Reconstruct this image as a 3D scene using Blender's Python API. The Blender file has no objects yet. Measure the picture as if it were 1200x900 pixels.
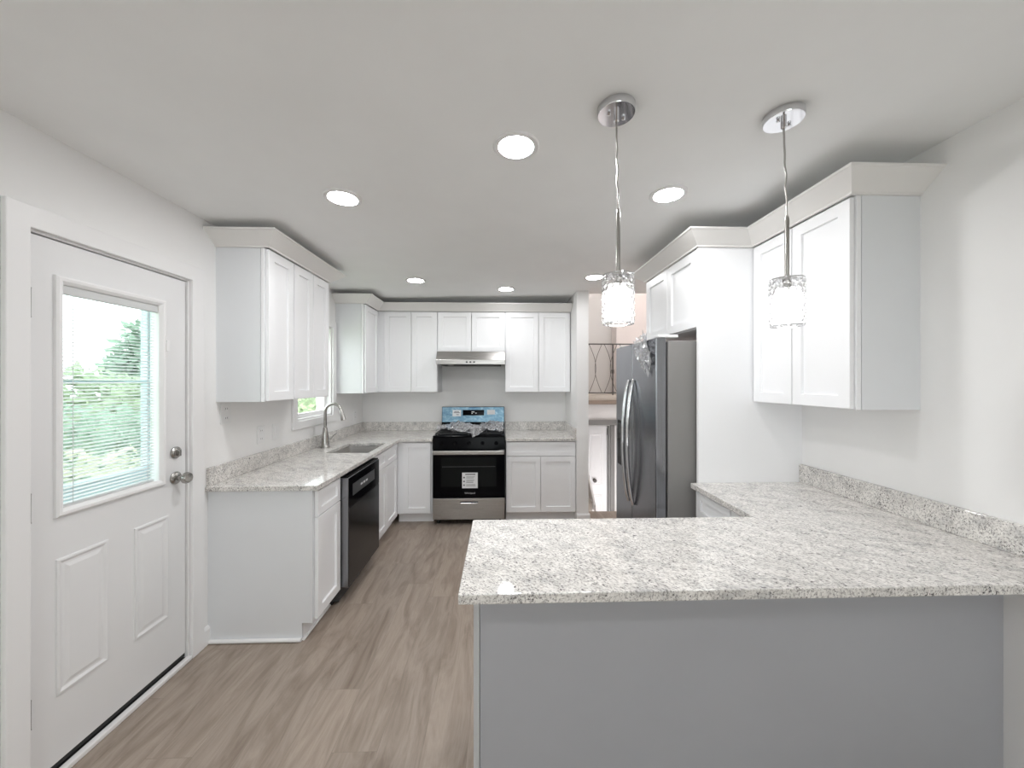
import bpy, bmesh, math, random
from mathutils import Vector, Matrix
random.seed(7)
C = bpy.context.scene.collection
SC = bpy.context.scene

# ------------------------------------------------------------------ camera, light, exposure
EYE = 1.48
F_PX = 430.0
cam_d = bpy.data.cameras.new('camera')
cam = bpy.data.objects.new('camera', cam_d); C.objects.link(cam)
cam.location = (0, 0, EYE)
cam.rotation_euler = (math.pi/2, 0, -math.atan(13/430))
cam_d.sensor_fit = 'HORIZONTAL'; cam_d.sensor_width = 36.0
cam_d.lens = F_PX/1200*36.0
cam_d.shift_y = -3/1200.0
cam_d.clip_start = 0.02; cam_d.clip_end = 200
SC.camera = cam
SC.view_settings.view_transform = 'Standard'
SC.view_settings.look = 'None'
SC.view_settings.gamma = 1.0
SC.view_settings.use_curve_mapping = False
SC.view_settings.exposure = 0.38
LAMP = 130.0          # recessed lamps over the kitchen
LAMP_FILL = 105.0    # unseen recessed lamps added over the dining end for fill light
LAMP_FAR = 72.0      # recessed lamps nearest the stove wall
PENDANT = 14.0
SKY = 4.7
w = bpy.data.worlds.new('sky'); SC.world = w; w.use_nodes = True
w.node_tree.nodes['Background'].inputs[0].default_value = (0.98, 0.975, 1.0, 1)
w.node_tree.nodes['Background'].inputs[1].default_value = SKY
cy = SC.cycles
cy.max_bounces = 14; cy.diffuse_bounces = 8; cy.glossy_bounces = 5
cy.transmission_bounces = 10; cy.transparent_max_bounces = 24
cy.caustics_refractive = False; cy.caustics_reflective = False
cy.sample_clamp_indirect = 4.0
cy.use_denoising = True

# ------------------------------------------------------------------ materials
def mat(name, col, rough=0.5, metal=0.0, emit=None, strength=0.0, spec=0.5, coat=0.0):
    m = bpy.data.materials.new(name); m.use_nodes = True
    b = m.node_tree.nodes['Principled BSDF']
    b.inputs['Base Color'].default_value = (*col, 1)
    b.inputs['Roughness'].default_value = rough
    b.inputs['Metallic'].default_value = metal
    b.inputs['Specular IOR Level'].default_value = spec
    b.inputs['Coat Weight'].default_value = coat
    if emit:
        b.inputs['Emission Color'].default_value = (*emit, 1)
        b.inputs['Emission Strength'].default_value = strength
    return m
def nt(m):
    t = m.node_tree
    return t, t.nodes['Principled BSDF'], (lambda ty: t.nodes.new(ty)), t.links.new
def coords(N, L, scale, rot=(0, 0, 0)):
    tc = N('ShaderNodeTexCoord'); src = tc.outputs['Object']
    if rot != (0, 0, 0):      # turn first, then stretch
        r0 = N('ShaderNodeMapping'); r0.inputs['Rotation'].default_value = rot; L(src, r0.inputs['Vector']); src = r0.outputs['Vector']
    mp = N('ShaderNodeMapping'); mp.inputs['Scale'].default_value = scale
    L(src, mp.inputs['Vector']); return mp.outputs['Vector']
def noise(N, L, vec, scale, detail=4, rough=0.6, dist=0.0):
    n = N('ShaderNodeTexNoise'); L(vec, n.inputs['Vector'])
    n.inputs['Scale'].default_value = scale; n.inputs['Detail'].default_value = detail
    n.inputs['Roughness'].default_value = rough; n.inputs['Distortion'].default_value = dist
    return n.outputs['Fac']
def ramp(N, L, fac, stops):
    r = N('ShaderNodeValToRGB'); L(fac, r.inputs['Fac'])
    e = r.color_ramp.elements
    while len(e) < len(stops): e.new(0.5)
    for k, (p, c) in enumerate(stops):
        e[k].position = p; e[k].color = (*c, 1) if len(c) == 3 else c
    return r.outputs['Color']
def mix(N, L, fac, a, b, mode='MIX'):
    x = N('ShaderNodeMix'); x.data_type = 'RGBA'; x.blend_type = mode
    if isinstance(fac, float): x.inputs['Factor'].default_value = fac
    else: L(fac, x.inputs['Factor'])
    for s, v in (('A', a), ('B', b)):
        i = [q for q in x.inputs if q.name == s and q.type == 'RGBA'][0]
        if isinstance(v, tuple): i.default_value = (*v, 1)
        else: L(v, i)
    return [q for q in x.outputs if q.type == 'RGBA'][0]
def bump(N, L, b, h, strength, dist):
    n = N('ShaderNodeBump'); n.inputs['Strength'].default_value = strength; n.inputs['Distance'].default_value = dist
    L(h, n.inputs['Height']); L(n.outputs['Normal'], b.inputs['Normal'])

def painted(name, col, rough=0.55, amt=0.03, scale=3.0, tex=220):
    m = mat(name, col, rough); t, b, N, L = nt(m)
    v = coords(N, L, (1, 1, 1))
    n = noise(N, L, v, scale, 3)
    c2 = tuple(max(0, c*(1-amt)) for c in col)
    L(ramp(N, L, n, [(0.3, col), (0.7, c2)]), b.inputs['Base Color'])
    if tex: bump(N, L, b, noise(N, L, v, tex, 2), 0.05, 0.002)
    return m
M = {}
M['wall'] = painted('wall_paint', (0.835, 0.83, 0.825), 0.6)
M['ceiling'] = painted('ceiling_paint', (0.89, 0.895, 0.89), 0.7)
M['trim'] = painted('trim_white', (0.82, 0.815, 0.815), 0.4, 0.01, tex=0)
M['cab'] = painted('cabinet_white', (0.88, 0.885, 0.90), 0.38, 0.01, tex=0)
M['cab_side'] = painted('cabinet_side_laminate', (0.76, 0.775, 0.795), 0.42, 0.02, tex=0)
M['pen'] = painted('peninsula_panel_laminate', (0.43, 0.436, 0.463), 0.45, 0.03, tex=120)  # pale cabinet panel, darkened: its shade is put into the colour
M['pen_stile'] = painted('peninsula_stile_laminate', (0.54, 0.545, 0.56), 0.45, 0.02, tex=0)  # slightly lighter stile, with the same shade in its colour
M['crown'] = painted('crown_primer', (0.80, 0.785, 0.765), 0.5, 0.02, tex=0)
M['door'] = painted('door_white', (0.78, 0.78, 0.785), 0.42, 0.01, tex=0)
M['warm'] = painted('hall_beige_paint', (0.80, 0.74, 0.72), 0.6)
M['hall'] = painted('hall_paint', (0.70, 0.69, 0.68), 0.6)
M['dark'] = mat('dark_gap', (0.012, 0.012, 0.013), 0.6)
M['rubber'] = mat('black_rubber', (0.02, 0.02, 0.02), 0.6)
M['chrome'] = mat('chrome', (0.72, 0.72, 0.74), 0.08, 1.0)
M['nickel'] = mat('brushed_nickel', (0.42, 0.41, 0.39), 0.24, 1.0)
M['black_gloss'] = mat('black_enamel', (0.004, 0.004, 0.005), 0.12, spec=0.06)
M['black_glass'] = mat('oven_glass', (0.003, 0.003, 0.004), 0.05, spec=0.06)
M['window_tint'] = mat('oven_window', (0.010, 0.011, 0.011), 0.05, spec=0.06)
M['iron'] = mat('cast_iron', (0.02, 0.02, 0.021), 0.55)
M['paper'] = mat('paper_white', (0.80, 0.81, 0.82), 0.6)
M['ink'] = mat('ink_grey', (0.12, 0.12, 0.13), 0.6)
M['logo'] = mat('logo_silver', (0.55, 0.55, 0.56), 0.4)
M['iron_rail'] = mat('wrought_iron', (0.10, 0.09, 0.085), 0.5)
M['wood_nosing'] = painted('landing_wood', (0.30, 0.235, 0.19), 0.5, 0.2, 8)
M['landing'] = painted('landing_carpet', (0.58, 0.53, 0.47), 0.9, 0.08, 60)
M['shade_line'] = mat('landing_beam_paint', (0.20, 0.195, 0.19), 0.6)  # dark grey of the beam, lower door jamb and casing
M['plate'] = mat('wall_plate_plastic', (0.80, 0.80, 0.80), 0.35)
M['lens'] = mat('lamp_lens', (1, 1, 1), 0.5, emit=(0.985, 0.99, 1.0), strength=LAMP)
M['lens_far'] = mat('lamp_lens_far', (1, 1, 1), 0.5, emit=(0.985, 0.99, 1.0), strength=LAMP_FAR)
M['lens_dining'] = mat('lamp_lens_dining', (1, 1, 1), 0.5, emit=(0.985, 0.99, 1.0), strength=LAMP_FILL)
M['diffuser'] = mat('pendant_diffuser', (1, 1, 1), 0.5, emit=(0.99, 0.99, 1.0), strength=PENDANT)
M['hall_globe'] = mat('hall_lamp_globe', (1, 1, 1), 0.5, emit=(1.0, 0.95, 0.90), strength=42)
def leafy(name, col):
    m = painted(name, col, 0.6, 0.35, 5, tex=0); t = m.node_tree; b = t.nodes['Principled BSDF']
    tr = t.nodes.new('ShaderNodeBsdfTranslucent'); mx = t.nodes.new('ShaderNodeMixShader'); mx.inputs[0].default_value = 0.45
    tr.inputs[0].default_value = (*[min(1, c*1.3) for c in col], 1)
    t.links.new(b.outputs[0], mx.inputs[1]); t.links.new(tr.outputs[0], mx.inputs[2]); t.links.new(mx.outputs[0], t.nodes['Material Output'].inputs[0])
    return m
M['leaf'] = leafy('leaf_green', (0.33, 0.40, 0.27))
M['leaf_pale'] = leafy('leaf_pale', (0.52, 0.52, 0.39))
M['leaf_blue'] = leafy('leaf_bluish', (0.26, 0.36, 0.28))
M['twig'] = mat('bush_core', (0.05, 0.08, 0.04), 0.8)
M['lawn'] = painted('lawn_grass', (0.22, 0.30, 0.12), 0.9, 0.4, 10)
M['storm'] = mat('storm_door_enamel', (0.55, 0.66, 0.73), 0.4)
M['blind'] = mat('blind_vinyl', (0.62, 0.63, 0.63), 0.5)
M['fridge_side'] = mat('fridge_side_paint', (0.235, 0.228, 0.222), 0.42)
M['plaid_mat'] = mat('inside_dark', (0.05, 0.05, 0.05), 0.7)

def brushed(name, col, rough, scale):
    m = mat(name, col, rough, 1.0); t, b, N, L = nt(m)
    n = noise(N, L, coords(N, L, scale), 1.0, 3)
    c2 = tuple(c*0.86 for c in col)
    L(ramp(N, L, n, [(0.35, col), (0.65, c2)]), b.inputs['Base Color'])
    L(ramp(N, L, n, [(0.3, (rough,)*3), (0.7, (rough+0.08,)*3)]), b.inputs['Roughness'])
    return m
M['steel'] = brushed('stainless_steel', (0.50, 0.485, 0.47), 0.26, (4, 4, 400))
M['steel_door'] = brushed('stainless_door', (0.30, 0.305, 0.325), 0.2, (300, 300, 4))
M['steel_sink'] = brushed('sink_steel', (0.74, 0.72, 0.70), 0.30, (4, 4, 200))
M['steel_dark'] = brushed('black_stainless', (0.075, 0.078, 0.085), 0.18, (4, 4, 300))

def granite():
    m = mat('speckled_granite', (0.7, 0.7, 0.7), 0.06, spec=0.4); t, b, N, L = nt(m)
    v = coords(N, L, (1, 1, 1), (0.25, 0.2, 0.72))
    vs = coords(N, L, (1.0, 2.2, 1.7), (0.25, 0.2, 0.72))
    base = ramp(N, L, noise(N, L, vs, 11, 5, 0.6, 0.5), [(0.30, (0.57, 0.56, 0.55)), (0.44, (0.72, 0.70, 0.675)), (0.60, (0.84, 0.815, 0.785))])
    grain = ramp(N, L, noise(N, L, vs, 90, 4, 0.7, 0.3), [(0.38, (0.34, 0.33, 0.335)), (0.47, (0.84, 0.83, 0.82)), (0.56, (1, 1, 1))])
    c = mix(N, L, 0.9, base, grain, 'MULTIPLY')
    vf = coords(N, L, (1.0, 3.0, 2.0), (0.25, 0.2, 0.72))
    dens = noise(N, L, vs, 8, 3, 0.6, 0.6)
    fl = noise(N, L, vf, 78, 3, 0.65, 0.6)
    ad = N('ShaderNodeMath'); ad.operation = 'MULTIPLY_ADD'; ad.inputs[1].default_value = 0.30; L(dens, ad.inputs[0]); L(fl, ad.inputs[2])
    dark = ramp(N, L, ad.outputs[0], [(0.512, (1, 1, 1)), (0.542, (0, 0, 0))])
    c = mix(N, L, dark, c, (0.075, 0.068, 0.07))
    blot = ramp(N, L, noise(N, L, v, 55, 2, 0.5, 0.8), [(0.26, (1, 1, 1)), (0.295, (0, 0, 0))])
    c = mix(N, L, blot, c, (0.10, 0.09, 0.095))
    L(c, b.inputs['Base Color'])
    return m
M['granite'] = granite()

def plank():
    m = mat('vinyl_planks', (0.4, 0.35, 0.3), 0.36, spec=0.4); t, b, N, L = nt(m)
    tc = N('ShaderNodeTexCoord'); mp = N('ShaderNodeMapping')
    mp.inputs['Rotation'].default_value = (0, 0, math.pi/2)
    L(tc.outputs['Object'], mp.inputs['Vector'])
    # each row of planks starts at a place of its own
    sx = N('ShaderNodeSeparateXYZ'); L(mp.outputs['Vector'], sx.inputs[0])
    dv = N('ShaderNodeMath'); dv.operation = 'DIVIDE'; dv.inputs[1].default_value = 0.18; L(sx.outputs['Y'], dv.inputs[0])
    fr = N('ShaderNodeMath'); fr.operation = 'FLOOR'; L(dv.outputs[0], fr.inputs[0])
    wn = N('ShaderNodeTexWhiteNoise'); wn.noise_dimensions = '1D'; L(fr.outputs[0], wn.inputs['W'])
    ma = N('ShaderNodeMath'); ma.operation = 'MULTIPLY_ADD'; ma.inputs[1].default_value = 1.22; L(wn.outputs['Value'], ma.inputs[0]); L(sx.outputs['X'], ma.inputs[2])
    cx = N('ShaderNodeCombineXYZ'); L(ma.outputs[0], cx.inputs[0]); L(sx.outputs['Y'], cx.inputs[1])
    br = N('ShaderNodeTexBrick'); L(cx.outputs[0], br.inputs['Vector'])
    br.offset = 0.0; br.offset_frequency = 2; br.squash = 1.0
    br.inputs['Color1'].default_value = (0, 0, 0, 1); br.inputs['Color2'].default_value = (1, 1, 1, 1)
    br.inputs['Mortar'].default_value = (0.2, 0.2, 0.2, 1)
    br.inputs['Scale'].default_value = 1.0; br.inputs['Brick Width'].default_value = 1.22
    br.inputs['Row Height'].default_value = 0.18; br.inputs['Mortar Size'].default_value = 0.0009
    br.inputs['Mortar Smooth'].default_value = 0.1
    # shift the grain from plank to plank
    sep = N('ShaderNodeVectorMath'); sep.operation = 'MULTIPLY_ADD'
    L(br.outputs['Color'], sep.inputs[0]); sep.inputs[1].default_value = (3.7, 9.1, 0); L(mp.outputs['Vector'], sep.inputs[2])
    g = N('ShaderNodeMapping'); g.inputs['Scale'].default_value = (1.5, 7.5, 1); L(sep.outputs[0], g.inputs['Vector'])
    fine = N('ShaderNodeMapping'); fine.inputs['Scale'].default_value = (6, 90, 1); L(sep.outputs[0], fine.inputs['Vector'])
    a = noise(N, L, g.outputs['Vector'], 1.5, 6, 0.60, 1.3)
    f = noise(N, L, fine.outputs['Vector'], 1.2, 4, 0.6, 0.3)
    c = ramp(N, L, a, [(0.26, (0.215, 0.168, 0.136)), (0.44, (0.305, 0.25, 0.208)), (0.60, (0.385, 0.322, 0.272)), (0.78, (0.32, 0.262, 0.219))])
    c = mix(N, L, 0.5, c, ramp(N, L, f, [(0.32, (0.80, 0.785, 0.77)), (0.6, (1, 1, 1))]), 'MULTIPLY')
    c = mix(N, L, 0.5, c, ramp(N, L, br.outputs['Color'], [(0.0, (0.86, 0.85, 0.84)), (1.0, (1.10, 1.08, 1.06))]), 'MULTIPLY')
    mf = N('ShaderNodeMath'); mf.operation = 'MULTIPLY'; mf.inputs[1].default_value = 0.28; L(br.outputs['Fac'], mf.inputs[0])
    c = mix(N, L, mf.outputs[0], c, (0.10, 0.08, 0.065))
    L(c, b.inputs['Base Color'])
    bump(N, L, b, f, 0.08, 0.002)
    return m
M['plank'] = plank()

def film(name, tint, alpha, rough=0.12):
    m = bpy.data.materials.new(name); m.use_nodes = True; t = m.node_tree
    for n in list(t.nodes):
        if n.type == 'BSDF_PRINCIPLED': t.nodes.remove(n)
    tr = t.nodes.new('ShaderNodeBsdfTransparent'); tr.inputs[0].default_value = (*tint, 1)
    gl = t.nodes.new('ShaderNodeBsdfGlossy'); gl.inputs['Roughness'].default_value = rough
    lw = t.nodes.new('ShaderNodeLayerWeight'); lw.inputs[0].default_value = 0.5
    mx = t.nodes.new('ShaderNodeMixShader')
    mm = t.nodes.new('ShaderNodeMath'); mm.operation = 'MULTIPLY_ADD'; mm.inputs[1].default_value = 0.75; mm.inputs[2].default_value = alpha
    t.links.new(lw.outputs['Fresnel' if alpha < 0.1 else 'Facing'], mm.inputs[0]); t.links.new(mm.outputs[0], mx.inputs[0])
    df = t.nodes.new('ShaderNodeBsdfDiffuse'); df.inputs[0].default_value = (0.80, 0.80, 0.82, 1)
    m2 = t.nodes.new('ShaderNodeMixShader'); m2.inputs[0].default_value = 0.45
    t.links.new(gl.outputs[0], m2.inputs[1]); t.links.new(df.outputs[0], m2.inputs[2])
    t.links.new(tr.outputs[0], mx.inputs[1]); t.links.new(m2.outputs[0], mx.inputs[2])
    t.links.new(mx.outputs[0], t.nodes['Material Output'].inputs[0])
    return m
def pane_mat():
    m = bpy.data.materials.new('window_glass'); m.use_nodes = True; t = m.node_tree
    for n in list(t.nodes):
        if n.type == 'BSDF_PRINCIPLED': t.nodes.remove(n)
    tr = t.nodes.new('ShaderNodeBsdfTransparent'); tr.inputs[0].default_value = (0.93, 0.97, 0.96, 1)
    gl = t.nodes.new('ShaderNodeBsdfGlossy'); gl.inputs['Roughness'].default_value = 0.0
    mx = t.nodes.new('ShaderNodeMixShader'); mx.inputs[0].default_value = 0.06
    t.links.new(tr.outputs[0], mx.inputs[1]); t.links.new(gl.outputs[0], mx.inputs[2])
    t.links.new(mx.outputs[0], t.nodes['Material Output'].inputs[0])
    return m
M['glass'] = pane_mat()
M['wrap'] = film('clear_plastic_wrap', (0.92, 0.93, 0.95), 0.27)
M['bag'] = film('clear_plastic_bag', (0.92, 0.93, 0.95), 0.34)
M['cord_clear'] = film('clear_cord_jacket', (0.75, 0.75, 0.76), 0.3)
def bluefilm():
    m = mat('blue_film_on_steel', (0.22, 0.42, 0.60), 0.3, 0.35); t, b, N, L = nt(m)
    n = noise(N, L, coords(N, L, (5, 5, 9)), 3.0, 4, 0.6, 1.0)
    L(ramp(N, L, n, [(0.3, (0.10, 0.22, 0.34)), (0.5, (0.20, 0.36, 0.48)), (0.7, (0.42, 0.57, 0.66))]), b.inputs['Base Color'])
    return m
M['blue'] = bluefilm()
def crystal():
    m = mat('cut_crystal', (1, 1, 1), 0.02); t = m.node_tree; b = t.nodes['Principled BSDF']
    b.inputs['Transmission Weight'].default_value = 1.0; b.inputs['IOR'].default_value = 1.5
    tr = t.nodes.new('ShaderNodeBsdfTransparent'); mx = t.nodes.new('ShaderNodeMixShader'); mx.inputs[0].default_value = 0.55
    t.links.new(b.outputs[0], mx.inputs[1]); t.links.new(tr.outputs[0], mx.inputs[2]); t.links.new(mx.outputs[0], t.nodes['Material Output'].inputs[0])
    return m
M['crystal'] = crystal()

# ------------------------------------------------------------------ mesh helpers
OFF = {}
class MB:
    def __init__(s): s.bm = bmesh.new()
    def box(s, a, b, bev=0.0, rot=None, at=None):
        lo = [min(p, q) for p, q in zip(a, b)]; hi = [max(p, q) for p, q in zip(a, b)]
        r = bmesh.ops.create_cube(s.bm, size=1.0); vs = r['verts']
        for v in vs:
            v.co = Vector([lo[i] + (v.co[i]+0.5)*(hi[i]-lo[i]) for i in range(3)])
        if bev > 0:
            es = list({e for v in vs for e in v.link_edges})
            g = bmesh.ops.bevel(s.bm, geom=es, offset=bev, segments=2, affect='EDGES', profile=0.5)
            vs = list({v for f in g['faces'] for v in f.verts} | {v for v in vs if v.is_valid})
        if rot is not None: bmesh.ops.transform(s.bm, matrix=Matrix.Translation(at) @ rot @ Matrix.Translation(-Vector(at)), verts=vs)
        return s
    def loft(s, loops, cap0=True, cap1=True, closed=True):
        R = [[s.bm.verts.new(p) for p in lp] for lp in loops]
        n = len(R[0])
        for a, b in zip(R, R[1:]):
            for i in range(n if closed else n-1):
                j = (i+1) % n
                s.bm.faces.new((a[i], a[j], b[j], b[i]))
        if cap0: s.bm.faces.new(R[0])
        if cap1: s.bm.faces.new(list(reversed(R[-1])))
        return s
    def lathe(s, prof, c=(0, 0, 0), seg=32, axis='Z', cap=True):
        def P(r, h, a):
            x, y = r*math.cos(a), r*math.sin(a)
            q = {'Z': (x, y, h), 'X': (h, x, y), 'Y': (x, h, y)}[axis]
            return (q[0]+c[0], q[1]+c[1], q[2]+c[2])
        loops = [[P(max(r, 1e-4), h, 2*math.pi*k/seg) for k in range(seg)] for r, h in prof]
        return s.loft(loops, cap, cap)
    def tube(s, pts, r, seg=10, cap=True):
        pts = [Vector(p) for p in pts]; rr = r if isinstance(r, (list, tuple)) else [r]*len(pts)
        loops = []; up = None
        for i, p in enumerate(pts):
            d = (pts[min(i+1, len(pts)-1)] - pts[max(i-1, 0)]).normalized()
            if up is None:
                up = Vector((0, 0, 1)) if abs(d.z) < 0.9 else Vector((1, 0, 0))
            side = d.cross(up).normalized(); up = side.cross(d).normalized()
            loops.append([p + (side*math.cos(2*math.pi*k/seg) + up*math.sin(2*math.pi*k/seg))*rr[i] for k in range(seg)])
        return s.loft(loops, cap, cap)
    def poly(s, pts, d):
        d = Vector(d)
        return s.loft([[Vector(p) for p in pts], [Vector(p)+d for p in pts]])
    def build(s, name, m, parent=None, smooth=False, mod=None):
        bmesh.ops.recalc_face_normals(s.bm, faces=s.bm.faces[:])
        if parent is not None:
            o3 = OFF[parent.name]
        else:
            xs = [v.co for v in s.bm.verts]
            o3 = Vector(((min(v.x for v in xs)+max(v.x for v in xs))/2, (min(v.y for v in xs)+max(v.y for v in xs))/2, min(v.z for v in xs)))
        for v in s.bm.verts: v.co -= o3
        me = bpy.data.meshes.new(name); s.bm.to_mesh(me); s.bm.free()
        me.materials.append(m)
        o = bpy.data.objects.new(name, me); C.objects.link(o)
        if parent is not None: o.parent = parent
        else: o.location = o3
        OFF[o.name] = o3
        if smooth:
            for p in me.polygons: p.use_smooth = True
            e = o.modifiers.new('edges', 'EDGE_SPLIT'); e.split_angle = math.radians(35)
        if mod:
            b = o.modifiers.new('bevel', 'BEVEL'); b.width = mod; b.segments = 2; b.limit_method = 'ANGLE'
        return o
def thing(name, label, cat, loc, group=None):
    o = bpy.data.objects.new(name, None); C.objects.link(o); o.empty_display_size = 0.1
    o.location = loc; o['label'] = label; o['category'] = cat
    if group: o['group'] = group
    OFF[o.name] = Vector(loc); return o
def tag(o, label, cat, group=None):
    o['label'] = label; o['category'] = cat
    if group: o['group'] = group
    return o
def struct(o): o['kind'] = 'structure'; return o
def sroot(name, loc):
    o = bpy.data.objects.new(name, None); C.objects.link(o); o.location = loc; o['kind'] = 'structure'
    OFF[o.name] = Vector(loc); return o
def grid(mb, us, vs, hole, w0, w1, mp):
    """slab over the cells of us x vs for which hole() is False; mp(u, v, w) gives the point."""
    bm = mb.bm; V = {}
    def vert(i, j, k):
        if (i, j, k) not in V: V[(i, j, k)] = bm.verts.new(mp(us[i], vs[j], (w0, w1)[k]))
        return V[(i, j, k)]
    nu, nv = len(us)-1, len(vs)-1
    full = lambda i, j: 0 <= i < nu and 0 <= j < nv and not hole((us[i]+us[i+1])/2, (vs[j]+vs[j+1])/2)
    for i in range(nu):
        for j in range(nv):
            if not full(i, j): continue
            for k in (0, 1): bm.faces.new([vert(i, j, k), vert(i+1, j, k), vert(i+1, j+1, k), vert(i, j+1, k)])
            for (di, dj), (a, b) in (((-1, 0), ((i, j), (i, j+1))), ((1, 0), ((i+1, j), (i+1, j+1))), ((0, -1), ((i, j), (i+1, j))), ((0, 1), ((i, j+1), (i+1, j+1)))):
                if not full(i+di, j+dj):
                    bm.faces.new([vert(*a, 0), vert(*b, 0), vert(*b, 1), vert(*a, 1)])
    return mb
XYZ = lambda u, v, q: (u, v, q)
YZX = lambda u, v, q: (q, u, v)
XZY = lambda u, v, q: (u, q, v)
def inside(u, v, r): return r[0] < u < r[1] and r[2] < v < r[3]

# ------------------------------------------------------------------ the shell
XL, XR, YB, YF = -1.66, 1.77, 4.46, -3.1
CZ = lambda x: 2.385 + (x - XL)*0.0165
DOOR = (1.335, 2.01, -0.01, 2.025)
WIN = (3.02, 3.655, 1.15, 2.01)
mb = MB(); grid(mb, [XL-0.14, 0.915, XR+1.2], [YF-0.15, 4.15, 4.62], lambda u, v: u > 0.915 and v > 4.15, -0.12, 0.0, XYZ)
struct(mb.build('floor', M['plank']))
mb = MB(); grid(mb, [YF-0.15, DOOR[0], DOOR[1], WIN[0], WIN[1], YB+0.12], [-0.12, DOOR[3], 2.6][0:1]+[WIN[2], WIN[3], DOOR[3], 2.6],
     lambda u, v: inside(u, v, DOOR) or inside(u, v, WIN) or (DOOR[0] < u < DOOR[1] and v < DOOR[3]), XL-0.14, XL, YZX)
struct(mb.build('wall_left', M['wall']))
mb = MB(); mb.box((XR, YF-0.15, -0.12), (XR+0.14, 3.05, 2.6)); struct(mb.build('wall_right', M['wall']))
mb = MB(); mb.box((XL, YB, 0), (0.79, YB+0.12, 2.6)); struct(mb.build('wall_back', M['wall']))
mb = MB(); mb.box((0.79, 3.81, 0), (0.915, YB+0.12, 2.6)); struct(mb.build('wall_end', M['wall']))
FW = (-0.95, 0.95, 0.85, 2.12)  # opening for the added fill window
mb = MB(); grid(mb, [XL-0.14, FW[0], FW[1], XR+0.14], [-0.12, FW[2], FW[3], 2.6], lambda u, v: inside(u, v, FW), YF-0.14, YF, XZY)
struct(mb.build('wall_front', M['wall']))
# ceiling: one slab, a hair higher on the far side
mb = MB(); grid(mb, [XL-0.14, 0.915, XR+0.14], [YF-0.15, 3.95, YB+0.12], lambda u, v: u > 0.915 and v > 3.95, 0.0, 0.16, lambda u, v, q: (u, v, CZ(u)+q))
struct(mb.build('ceiling', M['ceiling']))
# baseboards
mb = MB()
mb.poly([(XL, 2.083, 0), (XL+0.014, 2.083, 0), (XL+0.014, 2.083, 0.085), (XL+0.006, 2.083, 0.10), (XL, 2.083, 0.10)], (0, 0.05, 0))
struct(mb.build('baseboard_left', M['trim']))
mb = MB(); mb.poly([(0.79, 3.81, 0), (0.79, 3.796, 0), (0.79, 3.796, 0.085), (0.79, 3.804, 0.10), (0.79, 3.81, 0.10)], (0.139, 0, 0))
mb.box((0.915, 3.7965, 0), (0.929, 4.15, 0.098), 0.003)
struct(mb.build('baseboard_back', M['trim']))
mb = MB(); mb.box((XL+0.0, YF, 0), (XR, YF+0.014, 0.10), 0.003); struct(mb.build('baseboard_front', M['trim']))
# unseen window added behind the camera to let in fill daylight
r = sroot('window_2', (0, YF, FW[2]))
mb = MB(); grid(mb, [FW[0]-0.07, FW[0], FW[1], FW[1]+0.07], [FW[2]-0.07, FW[2], FW[3], FW[3]+0.07], lambda u, v: inside(u, v, FW), YF, YF+0.018, XZY); mb.build('casing', M['trim'], r)
mb = MB(); grid(mb, [FW[0]+.001, FW[0]+0.05, -0.025, 0.025, FW[1]-0.05, FW[1]-.001], [FW[2]+.001, FW[2]+0.05, FW[3]-0.05, FW[3]-.001], lambda u, v: FW[2]+0.05 < v < FW[3]-0.05 and (FW[0]+0.05 < u < -0.025 or 0.025 < u < FW[1]-0.05), YF-0.09, YF-0.05, XZY); mb.build('sash', M['trim'], r)
mb = MB(); mb.box((FW[0]+0.045, YF-0.073, FW[2]+0.045), (FW[1]-0.045, YF-0.069, FW[3]-0.045)); mb.build('pane', M['glass'], r)

# ---- split-level hall beyond the opening
HX1, HY = 2.85, 6.25
mb = MB(); mb.box((0.80, YB+0.125, -1.3), (0.93, HY, 4.1)); struct(mb.build('wall_hall_left', M['hall']))
mb = MB(); mb.box((HX1, 3.05, -1.3), (HX1+0.12, HY, 4.1)); struct(mb.build('wall_hall_right', M['warm']))
mb = MB(); mb.box((XR+0.14, 2.93, -1.3), (HX1+0.12, 3.05, 4.1)); struct(mb.build('wall_hall_front', M['hall']))
mb = MB(); mb.box((0.80, HY, -1.3), (HX1+0.12, HY+0.12, 4.1)); struct(mb.build('wall_hall_back', M['hall']))
mb = MB(); mb.box((1.90, 5.98, 1.275), (HX1, HY, 4.1)); struct(mb.build('wall_hall_bay', M['warm']))
mb = MB(); grid(mb, [0.80, 0.917, HX1], [3.95, YB+0.125, HY], lambda u, v: u < 0.917 and v < YB+0.1, 4.1, 4.2, XYZ); struct(mb.build('ceiling_hall', M['ceiling']))
mb = MB(); mb.box((0.80, 3.83, 2.62), (HX1, 3.95, 4.1)); struct(mb.build('wall_hall_header', M['hall']))
mb = MB(); mb.box((0.93, 4.15, -1.3), (HX1, HY, -1.18)); struct(mb.build('floor_hall', M['plank']))
mb = MB(); mb.box((0.93, 5.5, 1.19), (HX1, HY, 1.27)); r = struct(mb.build('landing', M['landing']))
mb = MB(); mb.box((0.93, 5.475, 1.135), (HX1, 5.505, 1.195), 0.006); mb.build('nosing', M['wood_nosing'], r)
mb = MB(); mb.box((0.93, 5.52, 0.90), (HX1, 5.6, 1.19)); mb.build('fascia', M['hall'], r)
mb = MB(); mb.box((0.93, 5.49, 0.82), (HX1, 5.62, 0.90), 0.004); mb.build('beam', M['shade_line'], r)
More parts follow.
